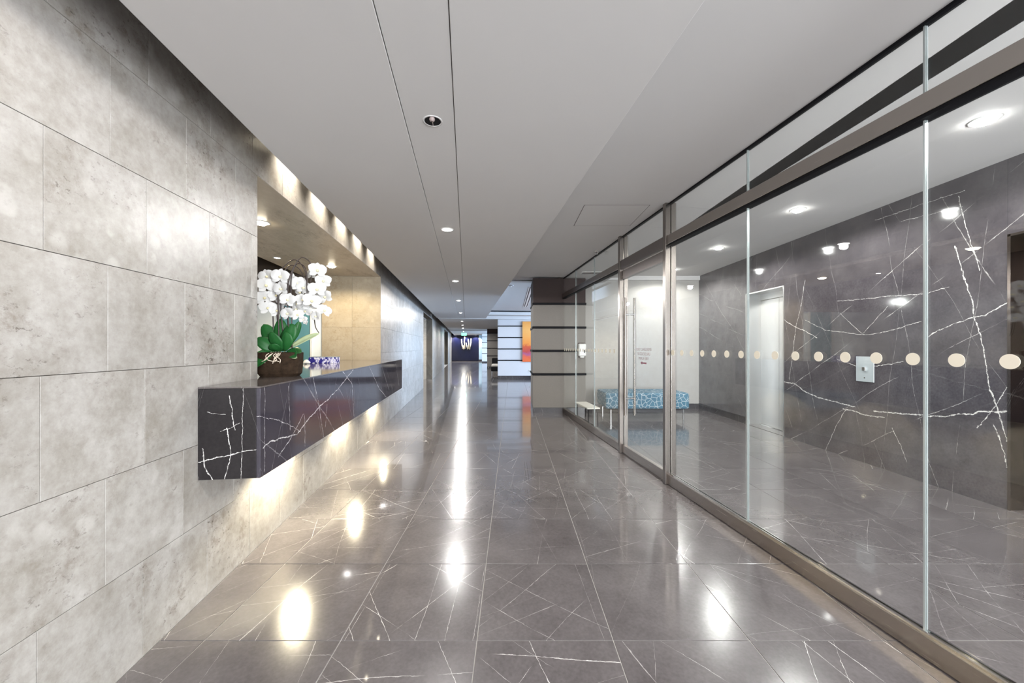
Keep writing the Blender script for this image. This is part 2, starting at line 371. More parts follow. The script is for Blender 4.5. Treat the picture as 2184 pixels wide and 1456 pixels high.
# ------------------------------------------------------------------ floor
LW = -1.36                     # left wall face (v)
G = .61; GX0 = -.1565; GY0 = 1.724
floor = solo('floor', MB().box(-9, 8, -5, 37, -.06, -.0025), 'grout', 'w')
tag(floor, 'polished grey brown marble floor with white veins and pale joints', kind='structure')
def clip(poly, a, b, c):       # keep a*x+b*y+c >= 0
    out = []
    for i in range(len(poly)):
        p, q = poly[i], poly[(i+1) % len(poly)]
        dp, dq = a*p[0]+b*p[1]+c, a*q[0]+b*q[1]+c
        if dp >= 0: out.append(p)
        if dp*dq < 0:
            t = dp/(dp-dq); out.append((p[0]+t*(q[0]-p[0]), p[1]+t*(q[1]-p[1])))
    return out
def tile_mb(mb, poly, cx=0, cy=0):
    n = len(poly); mx = sum(p[0] for p in poly)/n; my = sum(p[1] for p in poly)/n
    ins = []
    for x, y in poly:
        dx, dy = x-mx, y-my; l = math.hypot(dx, dy); k = max(0, (l-.0012)/l); ins.append((mx+dx*k, my+dy*k))
    vv = [(x-cx, y-cy, -.012) for x, y in poly] + [(x-cx, y-cy, -.0008) for x, y in poly] + [(x-cx, y-cy, 0) for x, y in ins]
    fs = [tuple(range(2*n, 3*n))]
    for r in range(2):
        fs += [(r*n+i, r*n+(i+1) % n, (r+1)*n+(i+1) % n, (r+1)*n+i) for i in range(n)]
    mb.add(vv, fs)
g = .0021
full_tile = None; rest = MB(); cnt = 0
for j in range(-10, 58):
    y0 = GY0 + G*j
    for i in range(-16, 13):
        x0 = GX0 + G*i
        poly = [(x0+g, y0+g), (x0+G-g, y0+g), (x0+G-g, y0+G-g), (x0+g, y0+G-g)]
        # opening of the side passage keeps its floor; elsewhere stop at the stone wall
        um = -(x0+G/2)*SA + (y0+G/2)*CA
        inside_passage = 12.4 < um < 16.2
        if y0 < -4.2 or y0 > 36.2: continue
        lim = -4.2 if inside_passage else LW + .002
        pc = clip(poly, CA, SA, -lim)
        if y0 < 8.3:
            pc = clip(pc, -1, 0, 3.999) if pc else pc
            if pc and pc[0][1] > -9 and y0 > 7.6 and x0 > 1.5: pc = clip(pc, 0, -1, 8.249)
        elif y0 < 15.8: pc = clip(pc, -1, 0, 7.2) if pc else pc
        else: pc = clip(pc, -1, 0, 2.0) if pc else pc
        if len(pc) < 3: continue
        area = abs(sum(pc[k][0]*pc[(k+1) % len(pc)][1]-pc[(k+1) % len(pc)][0]*pc[k][1] for k in range(len(pc))))/2
        if area < .002: continue
        near = .55 < y0 + G and y0 < 13.5 and x0 < .8*y0+4.2 and not (y0 > 8.2 and x0 > 1.2)
        vis = y0 > .5 and abs(x0) < 1.33*(y0+G)+G
        if near and vis and cnt < 299:
            cnt += 1
            cx, cy = x0+G/2, y0+G/2
            if len(pc) == 4 and area > (G-2*g)**2*.999:
                if full_tile is None:
                    t = MB(); tile_mb(t, pc, cx, cy); full_tile = t.mesh('floor_tile')
                me = full_tile
            else:
                t = MB(); tile_mb(t, pc, cx, cy); me = t.mesh('floor_tile')
            put('floor_tile', me, 'floor', floor, 'w', loc=(cx, cy, 0))
        else:
            tile_mb(rest, pc)
part('distant_floor_tiles', rest, 'floor', floor, kind='stuff')

# ------------------------------------------------------------------ left stone wall
S = .4064
wall_left = solo('wall_left', MB()
    .box(LW-.25, LW-.012, -4.3, 2.71, -.02, 2.95).box(LW-.25, LW-.012, 2.71, 6.39, -.02, 1.07).box(LW-.25, LW-.012, 2.71, 6.39, 2.45, 2.95)
    .box(LW-.25, LW-.012, 6.39, 12.6, -.02, 2.95).box(LW-.25, LW-.012, 12.6, 16.0, 2.45, 2.95).box(LW-.25, LW-.012, 16.0, 24.4, -.02, 2.95)
    .box(LW-.25, LW-.012, 24.4, 29.5, 2.45, 2.95).box(LW-.25, LW-.012, 29.5, 37.5, -.02, 2.95), 'joint', 'c')
tag(wall_left, 'pale travertine block wall beside the reception counter', kind='structure')
OPEN = [(2.71, 6.39, 1.07, 6*S), (12.6, 16.0, -1, 6*S), (24.4, 29.5, -1, 6*S)]
def stone_mesh(w, h):
    b = .0007; j = .0010
    w2, h2 = w/2-j, h/2-j
    vv = []
    for (x, k) in ((-.012, 0), (-.001, 0), (0, b)):
        vv += [(x, -w2+k, -h2+k), (x, w2-k, -h2+k), (x, w2-k, h2-k), (x, -w2+k, h2-k)]
    fs = [(8, 9, 10, 11)] + [(r*4+i, r*4+(i+1) % 4, r*4+4+(i+1) % 4, r*4+4+i) for r in range(2) for i in range(4)]
    me = bpy.data.meshes.new('stone_block'); me.from_pydata(vv, [], fs); me.update(); return me
SM = {}
def subtract(r, o):
    u0, u1, z0, z1 = r; a, b, c, d = o
    if u1 <= a or u0 >= b or z1 <= c or z0 >= d: return [r]
    out = []
    if u0 < a: out.append((u0, a, z0, z1))
    if u1 > b: out.append((b, u1, z0, z1))
    m0, m1 = max(u0, a), min(u1, b)
    if z0 < c: out.append((m0, m1, z0, c))
    if z1 > d: out.append((m0, m1, d, z1))
    return out
restw = MB(); nst = 0; cand = []
for row in range(7):
    sh = .215 if row % 2 else .01
    k = 0; u = -4.3 + sh + (.03*row % .05)
    while u < 37:
        rects = [(u, u+S, row*S, (row+1)*S)]
        for o in OPEN: rects = [q for r in rects for q in subtract(r, o)]
        cand += rects; u += S
cand = [r for r in cand if (r[1]-r[0]) > .02 and (r[3]-r[2]) > .015]
def vis_key(r):
    um = (r[0]+r[1])/2
    return um if um > .55 else 900-um
cand.sort(key=vis_key)
for n_, r in enumerate(cand):
    w, h = r[1]-r[0], r[3]-r[2]; c = (LW, (r[0]+r[1])/2, (r[2]+r[3])/2)
    if n_ < 290:
        key = (round(w, 3), round(h, 3))
        if key not in SM: SM[key] = stone_mesh(w, h)
        put('stone_block', SM[key], 'trav', wall_left, 'c', loc=c)
    else:
        me = stone_mesh(w, h); restw.add([(x+c[0], y+c[1], z+c[2]) for x, y, z in (v.co for v in me.vertices)], [tuple(p.vertices) for p in me.polygons]); bpy.data.meshes.remove(me)
part('distant_stone_blocks', restw, 'trav', wall_left, kind='stuff')

# reception room behind the counter: soffit slabs, end wall, back wall
soffit = solo('ceiling', MB().box(-2.57, LW-.001, 2.6, 6.45, 6*S+.012, 2.62), 'joint', 'c')
soffit.name = 'ceiling_reception'; INFO['ceiling_reception'] = INFO['ceiling']
tag(soffit, 'travertine slab soffit over the reception desk', kind='structure')
for a_, b_ in ((2.60, 3.95), (3.95, 5.15), (5.15, 6.45)):
    for c_, d_ in ((LW-.002-.6, LW-.002), (-2.57, LW-.002-.6)):
        part('soffit_slab', MB().box(c_+.001, d_-.001, a_+.001, b_-.001, 6*S, 6*S+.014), 'trav_soffit', soffit, bevel=.001)
wre = struct('wall_reception_end', 'c', 'travertine end wall of the reception recess with teal and white panels')
part('wall_core', MB().box(-2.26, LW-.25, 6.40, 6.9, 0, 2.45).box(-4.2, -2.27, 6.50, 6.9, 0, 2.9), 'joint', wre)
zz = [0, .82, 1.63, 2.438]
for a_, b_ in ((-2.26, -1.80), (-1.80, LW-.002)):
    for z0, z1 in zip(zz[:-1], zz[1:]):
        part('jamb_slab', MB().box(a_+.0008, b_-.0008, 6.385, 6.40, z0+.0008, z1-.0008), 'trav_jamb', wre, bevel=.001)
M['brown'] = simple('brown_header_panel', (.10, .078, .062), .6)
M['teal'] = simple('teal_frosted_glass', (.10, .25, .29), .35)
M['bluewhite'] = simple('pale_blue_white_panel', (.74, .80, .84), .5)
part('header_panel', MB().box(-4.2, -2.27, 6.42, 6.5, 1.97, 2.9), 'brown', wre)
part('white_panel', MB().box(-2.44, -2.265, 6.47, 6.5, 0, 1.97), 'bluewhite', wre)
part('teal_panel', MB().box(-2.92, -2.45, 6.475, 6.5, 0, 1.97), 'teal', wre)
part('pale_panel', MB().box(-4.2, -2.93, 6.48, 6.5, 0, 1.97), 'bluewhite', wre)
part('panel_frame', MB().box(-2.455, -2.44, 6.44, 6.5, 0, 1.97).box(-2.935, -2.92, 6.44, 6.5, 0, 1.97), 'trim', wre)
tag(solo('wall_reception_back', MB().box(-4.3, -4.2, 1.5, 6.9, 0, 2.95), 'paint', 'c'), 'plain back wall of the reception room', kind='structure')
tag(solo('wall_reception_near', MB().box(-4.2, LW-.25, 1.5, 1.6, 0, 2.95), 'paint', 'c'), 'plain side wall of the reception room', kind='structure')
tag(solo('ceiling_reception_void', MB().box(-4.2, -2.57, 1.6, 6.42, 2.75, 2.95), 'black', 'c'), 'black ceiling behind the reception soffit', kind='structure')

# side passages further down the left wall
wp = struct('wall_passage', 'c', 'stone lined side passages beyond the counter')
for u0, u1, mat in ((12.6, 16.0, 'trav_soffit'), (24.4, 29.5, 'trav_jamb')):
    part('passage_core', MB().box(-4.2, LW-.25, u1+.015, u1+.3, 0, 2.45).box(-4.3, -4.2, u0-.3, u1+.3, 0, 2.45).box(-4.2, LW-.25, u0-.3, u0, 0, 2.45), 'joint', wp)
    part('passage_ceiling', MB().box(-4.2, LW-.25, u0, u1, 2.4384, 2.5), 'ceil', wp)
    for r in range(3):
        for q in range(3):
            v1 = LW-.001-q*.95; v0 = max(-4.2, v1-.95)
            part('jamb_slab', MB().box(v0+.001, v1-.001, u1, u1+.016, r*.8128+.001, (r+1)*.8128-.001), mat, wp, bevel=.001)

# ------------------------------------------------------------------ ceilings
PZ = 2.43
ceiling = solo('ceiling', MB().box(-9, 8, -5, 37.5, 2.96, 3.1), 'slab', 'w')
tag(ceiling, 'dark structural slab above the dropped ceiling panels', kind='structure')
CP = struct('ceiling_corridor', 'c', 'grey white dropped ceiling with a narrow lamp strip')
for (v0, v1, dz) in ((-1.112, -.3015, 0), (-.2985, -.0585, .003), (-.0555, .765, 0)):
    part('ceiling_panel', MB().box(v0, v1, -4.2, 15.0, PZ+dz, PZ+.26), 'ceil', CP, bevel=.002)
part('ceiling_backing', MB().box(-.32, -.04, -4.2, 15.0, PZ+.02, PZ+.2), 'slab', CP)
part('ceiling_panel', MB().box(-1.112, 3.4, 15.55, 25.6, PZ+.02, PZ+.26), 'ceil', CP, bevel=.002)
part('ceiling_panel', MB().box(-1.112, 3.4, 15.0, 15.55, PZ+.14, PZ+.26), 'ceil', CP)
part('ceiling_panel', MB().box(-1.112, 3.6, 25.6, 26.2, PZ+.1, PZ+.26), 'ceil', CP)
part('ceiling_panel', MB().box(-1.112, 3.6, 26.2, 37.0, PZ, PZ+.26), 'ceil', CP, bevel=.002)
SZ = 2.69
CS = struct('ceiling_side', 'c', 'flat grey side ceiling running along the glass partition')
part('ceiling_panel', MB().box(.765, 1.94, -4.2, 7.45, SZ, SZ+.1), 'ceil', CS)
part('ceiling_panel', MB().box(.6, 1.5, 7.45, 8.2, SZ+.05, SZ+.12), 'ceil', CS)
CL = struct('ceiling_lobby', 'w', 'stepped ceiling of the elevator lobby')
glx = lambda y: (1.94 - y*SA)/CA
part('ceiling_step', MB().prism([(glx(-3), -3), (2.02, -3), (1.95, 8.25), (glx(8.25), 8.25)], SZ, SZ+.25), 'ceil', CL)
part('ceiling_step', MB().box(1.93, 2.30, -3, 8.25, 2.79, 2.95), 'ceil', CL)
part('ceiling_panel', MB().box(2.28, 4.4, -3, 8.25, 2.83, 2.95), 'ceil', CL)
CN = struct('ceiling_lounge', 'w', 'daylit white ceiling of the lounge beyond the column')
part('ceiling_panel', MB().prism([(-.2, 8.2), (-1.02, 15.87), (7.3, 15.87), (7.3, 8.2)], 2.74, 2.95), 'ceil', CN)

# ------------------------------------------------------------------ elevator lobby walls
EX, LB = 4.0, 8.25
ED = [(5.668, 6.596), (2.18, 3.11)]; EZ = 2.22
wr = struct('wall_right', 'w', 'polished dark marble elevator wall with white veins')
part('wall_core', MB().box(EX+.02, EX+.3, -3, 2.18, 0, 2.95).box(EX+.02, EX+.3, 2.18, 3.11, EZ, 2.95).box(EX+.02, EX+.3, 3.11, 5.668, 0, 2.95)
     .box(EX+.02, EX+.3, 5.668, 6.596, EZ, 2.95).box(EX+.02, EX+.3, 6.596, 8.6, 0, 2.95).box(EX+.3, EX+.5, -3, 8.6, 0, 2.95), 'joint', wr)
for (y0, y1, z0, z1, mt) in ((-3, .95, 0, 2.83, 'elev2'), (.951, 2.18, 0, 2.83, 'elev2'), (2.1815, 3.1085, EZ, 2.83, 'elev'), (3.11, 5.668, 0, 2.83, 'elev'), (5.6695, 6.5945, EZ, 2.83, 'elev'), (6.596, 8.25, .115, 2.83, 'elev2')):
    part('marble_panel', MB().box(EX, EX+.02, y0, y1, z0, z1), mt, wr)
part('skirting', MB().box(EX-.004, EX+.02, 6.596, 8.25, 0, .113), 'base', wr)
for n_, (y0, y1) in enumerate(ED):
    mt = ('door_steel', 'dark_door')[n_]
    d = struct('door_%d' % (n_+2), 'w', ('pale brushed steel elevator door beside the call panel', 'dark bronze elevator door in its recess')[n_], (EX+.26, (y0+y1)/2, 0))
    part('door_leaf', MB().box(EX+.25, EX+.28, y0+.005, (y0+y1)/2-.002, .012, 2.10), mt, d, bevel=.002)
    part('door_leaf', MB().box(EX+.25, EX+.28, (y0+y1)/2+.002, y1-.005, .012, 2.10), mt, d, bevel=.002)
    part('transom', MB().box(EX+.24, EX+.29, y0+.005, y1-.005, 2.105, EZ), mt, d)
    part('jamb', MB().box(EX-.003, EX+.25, y1-.02, y1+.001, .0, EZ), mt, d)
    part('jamb', MB().box(EX-.003, EX+.25, y0-.001, y0+.02, .0, EZ), mt, d)
    part('head', MB().box(EX-.003, EX+.25, y0, y1, EZ-.018, EZ+.001), mt, d)
    part('sill', MB().box(EX, EX+.25, y0+.02, y1-.02, -.01, .004), 'floor', d)
    part('sill_strip', MB().box(EX+.215, EX+.25, y0+.03, y1-.03, .004, .010), 'chrome', d)
wb = struct('wall_back', 'w', 'cream painted lobby end wall with dark marble skirting')
part('wall_face', MB().box(1.40, EX, LB, LB+.14, 0, 2.95), 'paint', wb)
part('skirting', MB().box(1.48, EX-.005, LB-.012, LB, 0, .105), 'base', wb)
tag(solo('wall_lobby_near', MB().box(1.9, EX+.3, -3.1, -3, 0, 2.95), 'paint', 'w'), 'plain near end wall of the elevator lobby', kind='structure')

# ------------------------------------------------------------------ far parts of the corridor
RAILZ = [.769, 1.237, 1.705, 2.176]
def striped_block(name, label, cat, x0, x1, y0, y1, top, fab, topfab, kind=None, group=None):
    t = thing(name, label, cat, ((x0+x1)/2, y0, 0), 'w', group)
    zs = [.105] + RAILZ + [top]
    part('core', MB().box(x0+.01, x1-.01, y0+.01, y1, 0, top), 'black', t)
    for i in range(5):
        z0 = zs[i] + (.022 if i else 0); z1 = zs[i+1] - (.022 if i < 4 else 0)
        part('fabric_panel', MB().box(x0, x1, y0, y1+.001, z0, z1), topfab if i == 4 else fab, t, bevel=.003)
    for z in RAILZ:
        part('black_rail', MB().box(x0-.014, x1+.014, y0-.014, y1, z-.021, z+.021), 'black', t, bevel=.002)
    part('plinth', MB().box(x0-.004, x1+.004, y0-.004, y1, 0, .105), 'base', t)
    return t
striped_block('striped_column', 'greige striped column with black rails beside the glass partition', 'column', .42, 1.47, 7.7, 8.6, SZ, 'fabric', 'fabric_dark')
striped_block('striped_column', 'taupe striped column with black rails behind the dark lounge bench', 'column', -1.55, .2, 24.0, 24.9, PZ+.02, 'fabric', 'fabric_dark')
striped_block('striped_column', 'pale blue striped column nearest the dark blue end wall', 'column', -2.54, -1.0, 32.6, 33.5, PZ, 'fabric_white', 'fabric_white')
wl = struct('wall_lounge', 'w', 'white lounge wall with four black rails and the orange painting')
part('wall_core', MB().box(-.58, 7.4, 15.86, 16.2, 0, 2.95), 'white', wl)
zs = [.14] + RAILZ + [2.72]
for i in range(5):
    part('wall_panel', MB().box(-.585, 7.4, 15.845, 15.87, zs[i]+(.02 if i else 0), zs[i+1]-(.02 if i < 4 else 0)), 'fabric_white', wl)
for z in RAILZ: part('black_rail', MB().box(-.59, 1.85, 15.83, 15.87, z-.019, z+.019), 'black', wl)
part('skirting', MB().box(-.59, 7.4, 15.835, 15.87, 0, .14), 'base', wl)
w1 = struct('window_1', 'w', 'tall lounge window wall letting in blue daylight')
for k in range(5): part('mullion', MB().box(7.25, 7.32, 8.4+k*1.85, 8.46+k*1.85, 0, 2.9), 'steel', w1)
for k in range(4): part('pane', MB().box(7.28, 7.29, 8.46+k*1.85, 8.4+(k+1)*1.85, .06, 2.9), 'glass', w1)
part('sill_rail', MB().box(7.25, 7.32, 8.4, 15.86, 0, .06), 'steel', w1)
tag(solo('wall_lounge_near', MB().box(4.0, 7.4, LB, LB+.14, 0, 2.95), 'white', 'w'), 'plain lounge wall behind the elevator lobby', kind='structure')
w3 = struct('window_3', 'w', 'blue daylit window in the far seating alcove')
for k in range(4): part('mullion', MB().box(1.86, 1.93, 26.6+k*1.7, 26.66+k*1.7, .3, 2.5), 'steel', w3)
for k in range(3): part('pane', MB().box(1.89, 1.90, 26.66+k*1.7, 26.6+(k+1)*1.7, .35, 2.45), 'glass', w3)
part('frame_rail', MB().box(1.86, 1.93, 26.6, 31.76, .3, .35).box(1.86, 1.93, 26.6, 31.76, 2.45, 2.5), 'steel', w3)
tag(solo('wall_alcove', MB().box(2.0, 2.1, 16.2, 36.4, 0, 2.95), 'paint', 'w'), 'plain side wall of the far seating alcoves', kind='structure')
M['navy'] = simple('dark_navy_gloss_panel', (.004, .005, .022), .22, var=.3, scale=2)
M['paleblue'] = simple('pale_blue_wall_paint', (.42, .58, .68), .6)
wf = struct('wall_far', 'w', 'dark navy end wall between pale blue wall strips')
part('wall_core', MB().box(-9, 2.2, 36.1, 36.4, 0, 2.95), 'black', wf)
for x0, x1 in ((-5.70, -4.83), (-4.826, -3.96), (-3.956, -3.1)): part('navy_panel', MB().box(x0, x1, 36.05, 36.1, .05, PZ), 'navy', wf)
part('pale_strip', MB().box(-6.3, -5.705, 35.95, 36.1, 0, PZ), 'paleblue', wf)
part('pale_strip', MB().box(-3.095, 2.0, 35.95, 36.1, 0, PZ), 'paleblue', wf)
part('skirting', MB().box(-3.09, -2.45, 35.93, 35.95, 0, .16), 'base', wf)

# added bars around the fill light behind the camera, not a known window
w2 = struct('fill_light_screen', 'c', 'added unseen bars around the fill light at the near end of the corridor')
for k in range(4): part('mullion', MB().box(-1.3+k*1.05, -1.24+k*1.05, -4.2, -4.1, 0, 2.43), 'steel', w2)
part('transom', MB().box(-1.3, 1.9, -4.2, -4.1, 2.3, 2.43), 'steel', w2)
part('floor_rail', MB().box(-1.3, 1.9, -4.2, -4.1, 0, .1), 'steel', w2)

# ------------------------------------------------------------------ glass partition
GV = 1.94; P = [3.5, 4.605, 7.78]
gp = thing('glass_partition', 'frameless glass partition in brushed steel rails with a row of cream dots', 'partition', (GV, 3.5, 0))
JN = [3.5, 2.46, 1.42, .38, -.66, -1.7, -2.74]
JF = [4.605, 5.68, 6.68, 7.78]
def panes(js, lo):
    for a_, b_ in zip(js[:-1], js[1:]):
        u0, u1 = min(a_, b_), max(a_, b_)
        e0 = .0035; 
        part('glass_pane', MB().box(GV-.006, GV+.006, u0+e0, u1-e0, .10, 2.285), 'glass', gp)
        part('glass_pane', MB().box(GV-.006, GV+.006, u0+e0, u1-e0, 2.375, SZ-.012), 'glass', gp)
panes(JN, 0); panes(JF, 0)
part('glass_pane', MB().box(GV-.006, GV+.006, P[0]+.03, P[1]-.03, 2.375, SZ-.012), 'glass', gp)
for u in JN[1:] + JF[1:-1]:
    part('glass_joint', MB().box(GV-.0075, GV+.0075, u-.0035, u+.0035, .10, 2.285), 'seal', gp)
    part('glass_joint', MB().box(GV-.0075, GV+.0075, u-.0035, u+.0035, 2.375, SZ-.012), 'seal', gp)
for u0, u1 in ((-3.0, P[0]-.026), (P[1]+.026, P[2]-.02)):
    part('bottom_rail', MB().box(GV-.028, GV+.028, u0, u1, .004, .098), 'steel_h', gp, bevel=.002)
    part('glazing_bead', MB().box(GV-.014, GV-.006, u0, u1, .098, .112).box(GV+.006, GV+.014, u0, u1, .098, .112), 'chrome', gp)
    part('recess_strip', MB().box(GV-.02, GV+.02, u0, u1, 0, .005), 'black', gp)
    part('middle_rail', MB().box(GV-.04, GV+.04, u0, u1, 2.29, 2.375), 'steel_h', gp, bevel=.002)
    part('rail_shadow_strip', MB().box(GV-.03, GV+.03, u0, u1, 2.275, 2.29), 'black', gp)
part('header_rail', MB().box(GV-.045, GV+.045, P[0]+.03, P[1]-.03, 2.27, 2.38), 'bronze', gp, bevel=.002)
part('top_channel', MB().box(GV-.016, GV+.016, -3.0, P[2], SZ-.014, SZ), 'black', gp)
for u in P:
    for s_ in (-1, 1):
        part('post', MB().box(GV+s_*.0285-.0255, GV+s_*.0285+.0255, u-.028, u+.028, 0, SZ), 'steel', gp, bevel=.004)
# cream safety dots
dot_me = MB().lathe([(0, 0), (.027, 0), (.027, .0012), (0, .0012)], 28).mesh('dot')
dot_me.transform(Matrix.Rotation(-math.pi/2, 4, 'Y'))
ORG = INFO[gp.name][1]
def dots(us):
    for u in us:
        o = put('dot', dot_me, 'dot', gp, 'c', loc=(GV-.0062-ORG[0], u-ORG[1], 1.26-ORG[2]))
dots([1.16+.151*k for k in range(16)]); dots([4.72+.151*k for k in range(20)]); dots([1.16-.151*k for k in range(1, 5)])

# glass door
door = struct('door_1', 'c', 'glass lobby door with tall steel pull bars and mirrored red lettering', (GV, 4.05, 0))
u0, u1 = P[0]+.034, P[1]-.034
part('door_pane', MB().box(GV-.006, GV+.006, u0+.004, u1-.004, .105, 2.15), 'glass', door)
part('top_rail', MB().box(GV-.022, GV+.022, u0, u1, 2.15, 2.255), 'bronze', door, bevel=.002)
part('bottom_rail', MB().box(GV-.022, GV+.022, u0, u1, .012, .108), 'steel_h', door, bevel=.002)
for s_ in (-1, 1):
    hv = GV + s_*.06; hu = 4.40
    hb = part('pull_bar', MB().cyl((hv, hu, .50), (hv, hu, 1.90), .0145, 20), 'steel', door, smooth=False)
    for z in (.70, 1.70):
        part('standoff', MB().cyl((GV+s_*.006, hu, z), (hv, hu, z), .010, 14), 'chrome', hb)
def text_mesh(txt, size):
    cu = bpy.data.curves.new('lettering', 'FONT'); cu.body = txt; cu.size = size; cu.align_x = 'CENTER'; cu.align_y = 'CENTER'; cu.extrude = .0004
    o = bpy.data.objects.new('lettering', cu); COL.objects.link(o)
    dg = bpy.context.evaluated_depsgraph_get(); me = bpy.data.meshes.new_from_object(o.evaluated_get(dg))
    bpy.data.objects.remove(o); bpy.data.curves.remove(cu); return me
DO = INFO[door.name][1]
TM = Matrix(((0, 0, 1, 0), (1, 0, 0, 0), (0, 1, 0, 0), (0, 0, 0, 1)))
for txt, z in (('EMERGENCY EXIT', 1.285), ('UNLOCKED BY', 1.235), ('FIRE ALARM', 1.185)):
    me = text_mesh(txt, .046); me.transform(TM); me.materials.clear()
    put('lettering', me, 'lettering', door, 'c', loc=(.0068, 4.06-DO[1], z))
ar = MB().add([(0, -.07, -.009), (0, .03, -.009), (0, .03, -.02), (0, .075, 0), (0, .03, .02), (0, .03, .009), (0, -.07, .009)], [tuple(range(7)), tuple(reversed(range(7)))])
put('arrow', ar.mesh('arrow'), 'red', door, 'c', loc=(.0072, 4.06-DO[1], 1.135))

# ------------------------------------------------------------------ reception counter
CV0, CV1, CU0, CU1, CZ0, CZ1 = LW+.002, -1.06, 2.14, 6.585, .633, 1.108
rc = thing('reception_counter', 'long floating dark marble reception counter with white veins', 'counter', ORI_COUNTER)
part('front_panel', MB().box(CV1-.02, CV1, CU0, CU1, CZ0, CZ1-.009), 'counter', rc, bevel=.0015)
part('end_panel', MB().box(CV0, CV1-.0205, CU0, CU0+.02, CZ0, CZ1-.009), 'counter_end', rc, bevel=.0015)
part('end_panel', MB().box(CV0, CV1-.0205, CU1-.02, CU1, CZ0, CZ1-.009), 'counter_end', rc, bevel=.0015)
part('top', MB().box(CV0, CV1, CU0, CU1, CZ1-.008, CZ1).box(-1.98, CV0, 2.712, 6.383, CZ1-.008, CZ1), 'counter_top', rc)
part('underside', MB().box(CV0, CV1-.021, CU0+.021, CU1-.021, CZ0+.004, CZ0+.03), 'base', rc)
part('inner_panel', MB().box(-1.98, -1.94, 2.712, 6.383, .0, CZ1-.008), 'brown', rc)

# ------------------------------------------------------------------ lamps
def lamp(parent, typ, loc, power, col, spot=150, blend=.5, rad=.04):
    l = bpy.data.lights.new('lamp_light', typ); l.energy = power; l.color = col
    if typ == 'SPOT': l.spot_size = math.radians(spot); l.spot_blend = blend; l.shadow_soft_size = rad
    o = bpy.data.objects.new('lamp_light', l); COL.objects.link(o); o.parent = parent; o.location = loc
    return o
def downlight(frame, pos, label, group, r=.045, power=30, col=(1, .98, .95), spot=150, blend=.4, lens='lens', dome=0, rad=.03, name='recessed_downlight'):
    t = thing(name, label, 'downlight', pos, frame, group)
    ring = MB().lathe([(r, .004), (r, -.004), (r+.012, -.005), (r+.018, -.001), (r+.018, .004)], 28)
    ring.v = [(x+pos[0], y+pos[1], z+pos[2]) for x, y, z in ring.v]
    part('trim_ring', ring, 'trim', t, smooth=True)
    ln = MB().lathe([(.0005, -.001-dome), (r*.6, -.001-dome*.8), (r-.001, -.001), (r-.001, .003)], 24)
    ln.v = [(x+pos[0], y+pos[1], z+pos[2]) for x, y, z in ln.v]
    part('lamp_lens', ln, lens, t)
    lamp(t, 'SPOT', (0, 0, -.02-dome), power, col, spot, blend, rad)
    return t
SU = [-1.95, .9, 3.72, 6.60, 9.35, 12.7]
ORD = ['first', 'second', 'third', 'fourth', 'fifth', 'sixth']
SL = ['strip downlight over the near end of the corridor', 'strip downlight between the near corridor end and the black gimbal light'] + [x+' strip downlight past the black gimbal light' for x in ORD]
for n_, u in enumerate(SU): downlight('c', (-.18, u, PZ+.003), SL[n_], 'corridor strip downlights', power=40, spot=177, blend=.06, dome=.012)
for n_, u in enumerate((17.0, 20.0, 23.2)): downlight('c', (-.18, u, PZ+.02), ORD[n_]+' ceiling downlight past the first ceiling step of the corridor', 'mid corridor downlights', power=95, spot=170, dome=.012)
for n_, u in enumerate((27.5, 30.5, 33.5)): downlight('c', (-.18, u, PZ), ('corridor downlight just before the green exit sign', 'first corridor downlight behind the green exit sign', 'second corridor downlight behind the green exit sign')[n_], 'far corridor downlights', power=80, spot=170, dome=.012)
for n_, x in enumerate((-5.3, -4.3, -3.4)): downlight('w', (x, 35.7, PZ), ('downlight washing the navy wall on the stone wall side of the sculpture', 'downlight washing the navy wall right above the sculpture', 'downlight washing the navy wall on the striped column side')[n_], 'end wall washers', power=170, spot=130, r=.05)
for n_, y in enumerate((7.55, 5.9, 4.26, 2.58, .92, -.75)): downlight('w', (3.16, y, 2.83), ORD[n_]+' glowing lobby ceiling downlight counted from the teal bench', 'lobby downlights', r=.06, power=54, spot=166, blend=.3, dome=.03, lens='lens_lobby')
for v, u, r, lb in ((-1.84, 3.73, .055, 'warm round downlight in the travertine soffit nearer the orchid'), (-1.86, 5.62, .055, 'warm round downlight in the travertine soffit by the end wall')):
    downlight('c', (v, u, 6*S), lb, 'soffit downlights', r=r, power=36, col=(1, .82, .52), spot=160, lens='lens_warm', dome=.025)
downlight('c', (-2.37, 5.18, 6*S), 'smaller downlight at the back edge of the travertine soffit', None, r=.032, power=14, col=(1, .9, .75))
for n_, u in enumerate((2.92, 4.40, 5.85)):
    downlight('c', (-1.21, u, CZ0-.001), ('warm puck lamp under the counter below the orchid', 'warm puck lamp under the middle of the counter', 'warm puck lamp under the counter end away from the orchid')[n_], 'under counter lamps', r=.024, power=34, col=(1, .88, .62), spot=150, lens='lens_puck', rad=.016, name='puck_lamp')
# small slot spots in the gap above the counter header
for k, u in enumerate((3.13, 3.76, 4.40, 5.05, 5.72)):
    t = thing('slot_spotlight', ORD[k]+' small spotlight from the orchid, in the gap above the counter header', 'spotlight', (LW+.115, u, 2.86), 'c', 'header slot spotlights')
    part('housing', MB().cyl((LW+.115, u, 2.87), (LW+.115, u, 2.96), .03, 14), 'black', t)
    part('lamp_lens', MB().cyl((LW+.115, u, 2.864), (LW+.115, u, 2.871), .022, 14), 'lens_warm', t)
    o = lamp(t, 'SPOT', (0, 0, -.01), 30, (1, .90, .74), 100, 1.0, .015)
    o.rotation_euler = (0, math.radians(30), 0)

for u, lb in ((14.3, 'added downlight brightening the side passage just past the counter wall'), (26.8, 'added downlight brightening the second side passage near the end wall')):
    downlight('c', (-2.6, u, 2.4384), lb, None, power=60, spot=160, col=(1, .9, .74))  # added unseen lamps that brighten the passage stone
